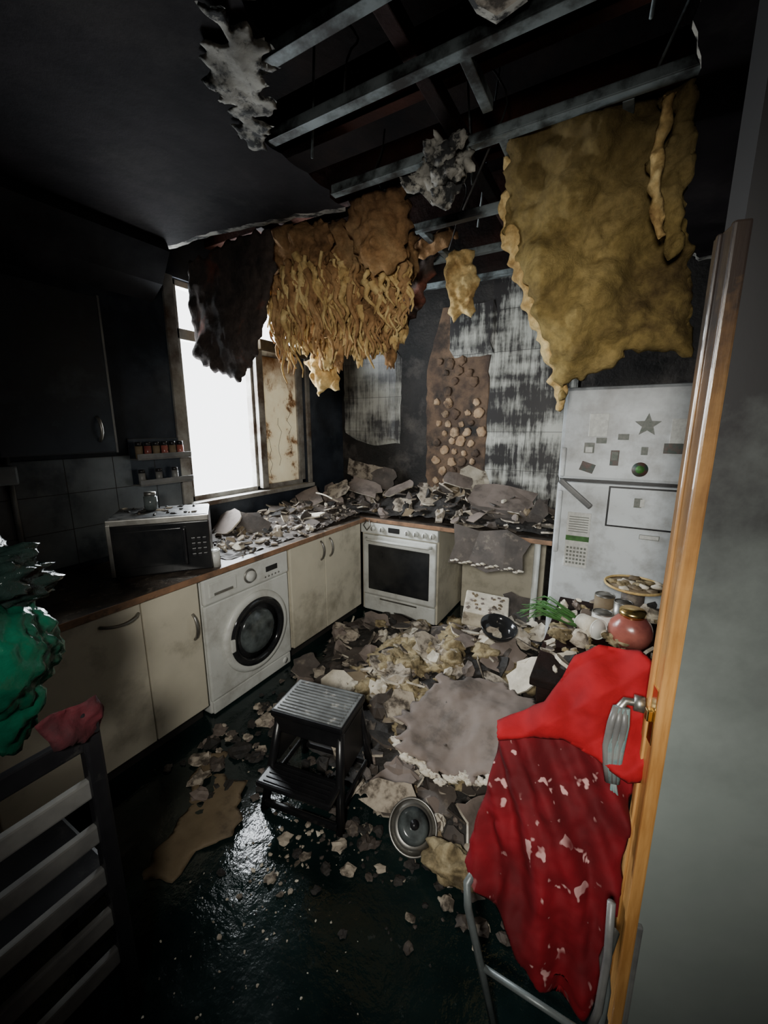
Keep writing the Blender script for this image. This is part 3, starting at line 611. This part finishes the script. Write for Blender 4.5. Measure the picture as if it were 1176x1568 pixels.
b.cyl((0,0,0),(0,0,.02),.095,m_metal,r2=.07,seg=36,mat=PX); b.cyl((0,0,.019),(0,0,.026),.07,m_drum,r2=.04,seg=36,mat=PX); b.ring((0,0,.0),(0,0,1),.096,.005,m_metal,40,mat=PX); b.cyl((0,0,.024),(0,0,.045),.012,m_black,r2=.018,mat=PX); b.done()
b=B('mixing_bowl')
PX=Matrix.Translation((-.58,2.45,.37))@Euler((.2,.2,0)).to_matrix().to_4x4()
t=bmesh.new(); rows=[]
for r_,z_ in ((.03,0),(.08,.01),(.115,.05),(.13,.09),(.136,.09),(.12,.05),(.08,.018),(.0305,.008)):
    rows.append([t.verts.new((r_*math.cos(a)*.85,r_*math.sin(a)*.85,z_)) for a in [2*math.pi*k/32 for k in range(32)]])
for i in range(7):
    for k in range(32): t.faces.new((rows[i][k],rows[i][(k+1)%32],rows[i+1][(k+1)%32],rows[i+1][k]))
t.faces.new(rows[0][::-1]); t.faces.new(rows[-1]); b.add(t,m_glass,PX,True); b.done()
b=B('scattered_debris'); rr=random.Random(11)
def spray(cx,cy,sx,sy,n,s0,s1,mm):
    for k in range(n):
        x=rr.gauss(cx,sx);y=rr.gauss(cy,sy)
        if x<-1.85 or x>.1 or y<.1: continue
        s=s0+(s1-s0)*rr.random()**2; b.blob((x,y,s*.15),(s*.5,s*.4,s*.2),rr.choice(mm),.5,1.7,1 if s<.03 else 2,rr.random()*40,False,rot=(0,0,rr.random()*6))
spray(-1.0,.95,.08,.2,70,.006,.03,[m_gypw,m_gyp,m_gyp]); spray(-.9,.8,.25,.25,120,.004,.012,[m_gyp,m_gypw,m_char])
spray(-1.6,1.5,.2,.3,90,.02,.1,[m_char,m_paperD,m_gyp,m_char]); spray(-.7,1.2,.3,.12,180,.01,.07,[m_gyp,m_char,m_paperD,m_char])
spray(-1.5,2.2,.25,.4,200,.02,.12,[m_char,m_paperD,m_char,m_paper,m_paperD,m_gyp]); spray(-1.72,1.25,.1,.15,30,.03,.12,[m_gyp,m_paper,m_char])
b.done()
b=B('fallen_board')
b.sheet([(-1.45,.62),(-1.3,.66),(-1.33,.78),(-1.25,.86),(-1.27,.95),(-1.33,1.0),(-1.4,1.1),(-1.5,1.08),(-1.6,1.18),(-1.68,1.2),(-1.72,1.1),(-1.66,1.0),(-1.55,.9),(-1.5,.78)],lambda u,v:(u,v,.02+.02*math.sin(u*7+v*3)),.014,.012,.012,6,m_card,5,edge=.006,jag=.02,mat2=m_gyp,crease=.1); b.done()
b=B('insulation_lump'); b.blob((-.40,1.2,.07),(.11,.07,.06),m_insf,.3,1.6,4,9,crease=.12); b.done()
rr=random.Random(5)
def hc1(x,y):
    if x<XL+.04 or x>-1.97 or y<1.56 or y>3.0: return None
    return .9+g(x,y,-2.5,2.2,.25,.5,.07)+g(x,y,-2.4,2.9,.4,.4,.1)+.004
b=B('debris_pile'); rg=(XL+.06,-1.97,1.57,3.0); mound(b,hc1,rg,m_paperD)
debris(b,hc1,rg,300,.02,.07,rr,[4,5,3,5,2,1,3]); debris(b,hc1,rg,80,.07,.16,rr,[5,5,2,3,2,1,2],pw=1.3)
for (x,y,z,w,h,r,mm) in ((-2.45,1.95,1.02,.3,.3,(.6,-.5,.3),m_paper),(-2.3,2.05,1.0,.26,.2,(.7,.4,.5),m_paperD),(-2.2,2.55,.97,.3,.16,(.2,-.2,.3),m_gypw),(-2.42,2.85,1.06,.3,.26,(.4,-.4,1),m_paper),(-2.25,2.9,1.06,.26,.2,(-.4,.3,.1),m_gyp),(-2.45,2.5,1.0,.28,.2,(.1,.3,1),m_paperD)):
    b.shard((x,y,z),w,h,.012,r,mm,m_gypw,rr,13,.4,.03)
b.done()
def hc2(x,y):
    if x<XL+.05 or x>-.38 or y<3.01 or y>3.58: return None
    return .9+g(x,y,-2.35,3.4,.35,.3,.18)+g(x,y,-1.75,3.45,.25,.2,.15)+g(x,y,-1.3,3.4,.35,.3,.22)+g(x,y,-.7,3.4,.3,.3,.16)+.02
b=B('debris_pile'); rg=(XL+.07,-.38,3.02,3.58); mound(b,hc2,rg,m_char)
debris(b,hc2,rg,240,.03,.08,rr,[3,6,2,7,2,1,4]); debris(b,hc2,rg,120,.09,.22,rr,[6,6,2,3,3,1,3],pw=1.3)
for (x,y,z,w,h,r,mm) in ((-.82,3.3,1.12,.62,.4,(.45,.08,.1),m_paper),(-.8,3.12,1.0,.5,.2,(.9,.1,0),m_paperD),(-1.4,3.2,1.1,.26,.2,(.8,.5,.2),m_gyp),(-1.2,3.35,1.24,.3,.16,(.6,.2,.4),m_paper),(-1.75,3.3,1.14,.34,.16,(.5,-.4,.3),m_paper),(-2.1,3.25,1.12,.4,.2,(.6,.3,0),m_paper),(-2.32,3.15,1.1,.3,.26,(.5,-.3,.4),m_gyp),(-1.6,3.12,1.02,.2,.18,(.8,0,.3),m_gyp),(-1.1,3.48,1.22,.3,.3,(1.2,.2,.4),m_gypw),(-.5,3.2,1.05,.14,.26,(1.1,.5,.2),m_paperD),(-1.0,3.1,.97,.3,.2,(.6,-.2,.2),m_gyp),(-2.0,3.45,1.2,.3,.3,(1.0,.2,.2),m_paperD)):
    b.shard((x,y,z),w,h,.013,r,mm,m_gypw,rr,15,.35,.04)
b.prism([(-.3,-.15),(-.15,-.13),(.0,-.17),(.12,-.13),(.26,-.12),(.24,0),(.28,.1),(.1,.17),(-.1,.13),(-.31,.16),(-.27,.0)],.014,Matrix.Translation((-.78,2.93,.79))@Euler((1.15,.04,.02)).to_matrix().to_4x4(),m_paperD,m_gypw,.04,4)
for k in range(16): b.blob((-1.05+.034*k,2.88,.68+.012*math.sin(k*2.1)),(.02,.012,.008),m_gypw,.5,2,2,k)
b.done()
# ------------------------------------------------------------ step stool
S=RZ(.17,-1.085,1.285,0)
b=B('step_stool')
b.box((0,0,.44),(.36,.25,.035),m_stool,bev=.012,mat=S)
b.box((0,0,.456),(.34,.23,.008),m_stooltop,bev=.003,mat=S)
for k in range(11): b.box((0,-.1+.02*k,.462),(.31,.008,.006),m_stooltop,bev=.002,mat=S)
for sx in (-1,1):
    for sy,yb in ((-1,-.19),(1,.16)):
        p=Vector((sx*.15,sy*.09,.43)); q=Vector((sx*.19,yb,0)); b.tube([p,p.lerp(q,.5),q],.02,m_stool,8,mat=S)
    b.box((sx*.165,0,.3),(.014,.22,.22),m_stool,bev=.005,mat=S)
    b.box((sx*.185,-.03,.1),(.014,.28,.03),m_stool,bev=.005,mat=S)
b.box((0,-.19,.19),(.36,.13,.025),m_stool,bev=.01,mat=S)
for k in range(5): b.box((0,-.235+.022*k,.204),(.3,.007,.005),m_stool,bev=.002,mat=S)
b.box((0,-.195,.04),(.36,.02,.03),m_stool,bev=.006,mat=S); b.box((0,.15,.06),(.36,.02,.03),m_stool,bev=.006,mat=S)
b.box((0,.1,.3),(.33,.014,.24),m_stool,bev=.005,mat=S); b.box((0,-.11,.39),(.33,.014,.08),m_stool,bev=.005,mat=S)
b.done()
# ------------------------------------------------------------ table + items
b=B('dining_table'); b.bx(-.22,.5,1.5,2.38,.715,.75,m_joist,.006)
for x in (-.17,.45):
    for y in (1.56,2.32): b.bx(x-.025,x+.025,y-.025,y+.025,0,.716,m_joist,.005)
b.bx(-.2,.48,1.55,1.57,.63,.715,m_joist,.003); b.bx(-.2,-.18,1.55,2.33,.63,.715,m_joist,.003); b.done()
def can(n,x,y,r,h,m1,m2,rot=None):
    b=B(n); X=Matrix.Translation((x,y,.752)) if rot is None else Matrix.Translation((x,y,.752+r))@Euler(rot).to_matrix().to_4x4()
    b.cyl((0,0,0),(0,0,h),r,m1,seg=28,mat=X,bev=.003); b.ring((0,0,h),(0,0,1),r*.95,.003,m2,28,mat=X); b.ring((0,0,.002),(0,0,1),r*.95,.003,m2,28,mat=X); b.cyl((0,0,h-.004),(0,0,h+.001),r*.9,m2,seg=28,mat=X); b.done()
can('tin_can',.0,2.02,.045,.1,m_white,m_metal); can('tin_can',.08,2.12,.04,.13,m_metal,m_metal); can('tin_can',.0,2.2,.045,.12,m_card,m_metal); can('mug',-.08,1.98,.045,.1,m_gypw,m_white,(1.4,0,.8))
can('tin_can',.26,2.05,.045,.15,m_gypw,m_metal)
b=B('glass_storage_jar'); b.blob((.11,1.93,.83),(.085,.08,.085),m_pink,.03,1,4,1); b.cyl((.11,1.93,.9),(.11,1.93,.93),.05,m_brass,seg=28,bev=.004); b.cyl((.11,1.93,.752),(.11,1.93,.77),.05,m_pink,seg=28); b.done()
b=B('plate_of_food'); b.cyl((.12,2.25,.915),(.12,2.25,.93),.09,m_card,r2=.13,seg=36); b.ring((.12,2.25,.932),(0,0,1),.128,.006,m_insp,40)
for k in range(22): b.blob((.12+R.gauss(0,.045),2.25+R.gauss(0,.045),.935),(.025,.02,.012),R.choice([m_insf,m_gypw,m_card]),.4,2,2,k)
b.cyl((.12,2.25,.752),(.12,2.25,.918),.05,m_paperD,seg=24); b.done()
b=B('table_debris'); rr=random.Random(21)
def ht(x,y): return .765+g(x,y,.15,2.1,.2,.2,.06)
debris(b,ht,(-.19,.32,1.55,2.33),150,.03,.13,rr,[2,2,3,2,1,5,1],ins=.15); b.done()
b=B('fallen_leek')
for k in range(30):
    a=R.uniform(-.6,.9); L=R.uniform(.1,.24); x0_,y0_=-.2,1.98+R.uniform(-.06,.06)
    b.tube([(x0_+.1,y0_,.8),(x0_-L*.4*math.cos(a),y0_+L*.4*math.sin(a),.83+R.uniform(0,.03)),(x0_-L*.8*math.cos(a),y0_+L*.8*math.sin(a),.79+R.uniform(-.03,.04))],.004,m_leaf,5,r2=.0015)
b.cyl((-.12,1.98,.79),(.02,1.93,.79),.022,m_gypw,r2=.02); b.done()
# ------------------------------------------------------------ right chair with red coat
b=B('folding_chair'); mm=m_frame
for x0_,x1_ in ((-.26,-.14),(.09,.09)):
    b.tube([(x0_+.02,1.0,.42),(x0_,.93,.40),(x0_+.01,.915,.34),(x1_,.88,0)],.012,mm)
for x0_ in (-.10,.09):
    b.tube([(x0_,1.3,.86),(x0_,1.24,.7),(x0_,1.2,.44),(x0_,1.32,0)],.012,mm)
b.tube([(-.10,1.3,.86),(-.0,1.31,.87),(.09,1.3,.86)],.012,mm); b.tube([(-.19,.9,.18),(.09,.9,.18)],.009,mm)
b.box((-.05,1.12,.42),(.3,.24,.02),m_black,bev=.008); b.box((-.005,1.28,.78),(.2,.012,.14),m_black,bev=.005); b.done()
b=B('red_coat')
def cm(u,v): return (u,.885+.47*max(0,v-.3)+1.0*(u+.07)**2,v)
def ridge(x): return 1-2*abs(((x/math.pi)%2)-1)   # sharp pleat profile
def folds(u,v):
    s=u+.3*(v-.5)+.03*math.sin(v*9)
    return .02*ridge(s*30+1.3*math.sin(v*7))+.012*math.sin(s*70+v*6)+.014*math.sin(v*14+u*10)
poly=[(-.235,.80),(-.12,.84),(.0,.83),(.10,.85),(.12,.86),(.12,.7),(.11,.55),(.095,.3),(.06,.22),(.0,.24),(-.08,.28),(-.16,.36),(-.24,.37),(-.285,.41),(-.27,.5),(-.255,.6),(-.245,.7)]
b.sheet(poly,cm,.006,.03,.01,6,m_redf,4,edge=.03,jag=.006,fn=folds,crease=.8)
poly=[(-.06,1.03),(.0,1.07),(.1,1.08),(.15,1.05),(.15,.9),(.13,.80),(.1,.79),(.02,.815),(-.06,.83),(-.14,.81),(-.23,.765),(-.25,.81),(-.18,.86),(-.12,.9),(-.09,.97)]
b.sheet(poly,lambda u,v:(u,1.085+.6*(v-.8)+.5*(u-.02)**2,v),.006,.05,.012,5,m_red,9,edge=.04,jag=.004,fn=lambda u,v:.024*ridge(u*26-v*30)+.01*math.sin(v*40+u*20)+.01*math.sin(u*50+v*8),crease=.6)
b.tube([(.085,.9,.62),(.09,.87,.5),(.085,.85,.36),(.07,.85,.26)],.009,m_slat,8); b.done()
# ------------------------------------------------------------ doorway jamb wall on the right
DX=RZ(math.atan2(.25,.97),.140,1.055,0)
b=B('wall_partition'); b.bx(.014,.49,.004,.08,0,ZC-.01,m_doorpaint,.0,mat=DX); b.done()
b=B('door_frame')
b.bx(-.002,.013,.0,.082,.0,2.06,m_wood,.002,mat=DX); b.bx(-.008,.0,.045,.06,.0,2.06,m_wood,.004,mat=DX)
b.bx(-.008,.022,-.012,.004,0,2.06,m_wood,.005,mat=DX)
b.bx(.021,.036,-.01,.006,0,.4,m_slat,.004,mat=DX)
b.bx(-.005,.0,.012,.042,.93,1.08,m_brass,.002,mat=DX); b.bx(-.018,-.004,.018,.036,.99,1.02,m_brass,.003,mat=DX)
b.cyl((-.008,.07,1.0),(-.03,.075,1.0),.02,m_metal,mat=DX); b.tube([(-.02,.075,1.0),(-.05,.075,1.0),(-.062,.068,.985),(-.067,.06,.95)],.010,m_metal,10,mat=DX)
b.done()
b=B('door_scarf')
for k in range(8):
    o=.010*k-.04
    b.tube([(-.06+o*.3,.06,.99),(-.065+o*.5,.045+.005*(k%3),.95),(-.068+o*.5,.05,.88),(-.065+o*.4,.055,.82),(-.06+o*.3,.055,.77)],.010,m_teal if k%3 else m_slat,8,mat=DX,r2=.008)
for k in range(3): b.tube([(-.06,.055,.79),(-.062+.008*k,.055,.73),(-.06+.01*k,.055,.68)],.004,m_teal,6,mat=DX)
b.ring((-.055,.055,.665),(0,1,0),.014,.002,m_metal,20,mat=DX); b.box((-.055,.055,.63),(.016,.003,.045),m_metal,bev=.001,mat=DX); b.box((-.048,.06,.625),(.013,.003,.04),m_brass,bev=.001,mat=DX,rot=(0,.3,0)); b.done()
# ------------------------------------------------------------ left chair + bag
b=B('ladder_back_chair'); cx=-1.1
b.bx(cx-.02,cx+.02,.385,.425,0,1.0,m_black,.008); b.bx(cx-.02,cx+.02,-.03,.01,0,1.02,m_black,.008)
for z in (.92,.78,.64,.50,.36,.22): b.bx(cx-.01,cx+.01,.0,.39,z-.028,z+.028,m_slat if z<.9 else m_black,.006)
b.bx(cx-.42,cx,-.03,.425,.44,.47,m_black,.01)
for y in (-.01,.405): b.bx(cx-.42,cx-.38,y-.02,y+.02,0,.45,m_black,.006)
b.done()
b=B('plastic_bag'); 
b.blob((-1.15,.24,1.2),(.11,.17,.18),m_green,.15,1.3,5,7,crease=.16); b.blob((-1.17,.24,1.37),(.12,.18,.1),m_clearbag,.2,1.6,5,2,crease=.25); b.blob((-1.13,.27,1.08),(.05,.07,.1),m_green,.2,1.6,4,5,crease=.2); b.done()
b=B('red_tea_towel'); b.sheet([(.3,1.04),(.42,1.03),(.44,.99),(.42,.94),(.37,.93),(.32,.95)],lambda u,v:(-1.07-.1*max(0,v-.97),u,v),.008,.02,.02,12,m_towel,3,edge=.02,jag=.008,crease=.6); b.done()
# ------------------------------------------------------------ lights, world, camera
def area(name,loc,rot,sx,sy,e,col):
    l=bpy.data.lights.new(name,'AREA'); l.shape='RECTANGLE'; l.size=sx; l.size_y=sy; l.energy=e; l.color=col
    o=bpy.data.objects.new(name,l); o.location=loc; o.rotation_euler=rot; bpy.context.collection.objects.link(o); return o
area('window_daylight',(XL-.35,2.42,1.95),(0,-math.pi/2,0),1.7,1.5,260,(.88,.95,1))
l=bpy.data.lights.new('camera_side_fill','SPOT'); l.energy=225; l.spot_size=math.radians(96); l.spot_blend=1; l.shadow_soft_size=.12; l.color=(1,.97,.89)  # added unseen spot behind the camera, a fill for fronts the window misses
o=bpy.data.objects.new('camera_side_fill',l); o.location=(-.03,-.42,1.9); bpy.context.collection.objects.link(o)
o.rotation_euler=(Vector((-.95,2.6,.85))-o.location).to_track_quat('-Z','Y').to_euler()
w=bpy.data.worlds.new('world'); bpy.context.scene.world=w; w.use_nodes=True
w.node_tree.nodes['Background'].inputs[0].default_value=(.95,.98,1,1); w.node_tree.nodes['Background'].inputs[1].default_value=5
cd=bpy.data.cameras.new('camera'); co=bpy.data.objects.new('camera',cd); bpy.context.collection.objects.link(co)
cd.sensor_fit='VERTICAL'; cd.sensor_height=36; cd.lens=14.35; cd.clip_start=.02
co.location=(0,0,1.69); co.rotation_euler=(math.radians(90-11.75),0,math.radians(30)); bpy.context.scene.camera=co
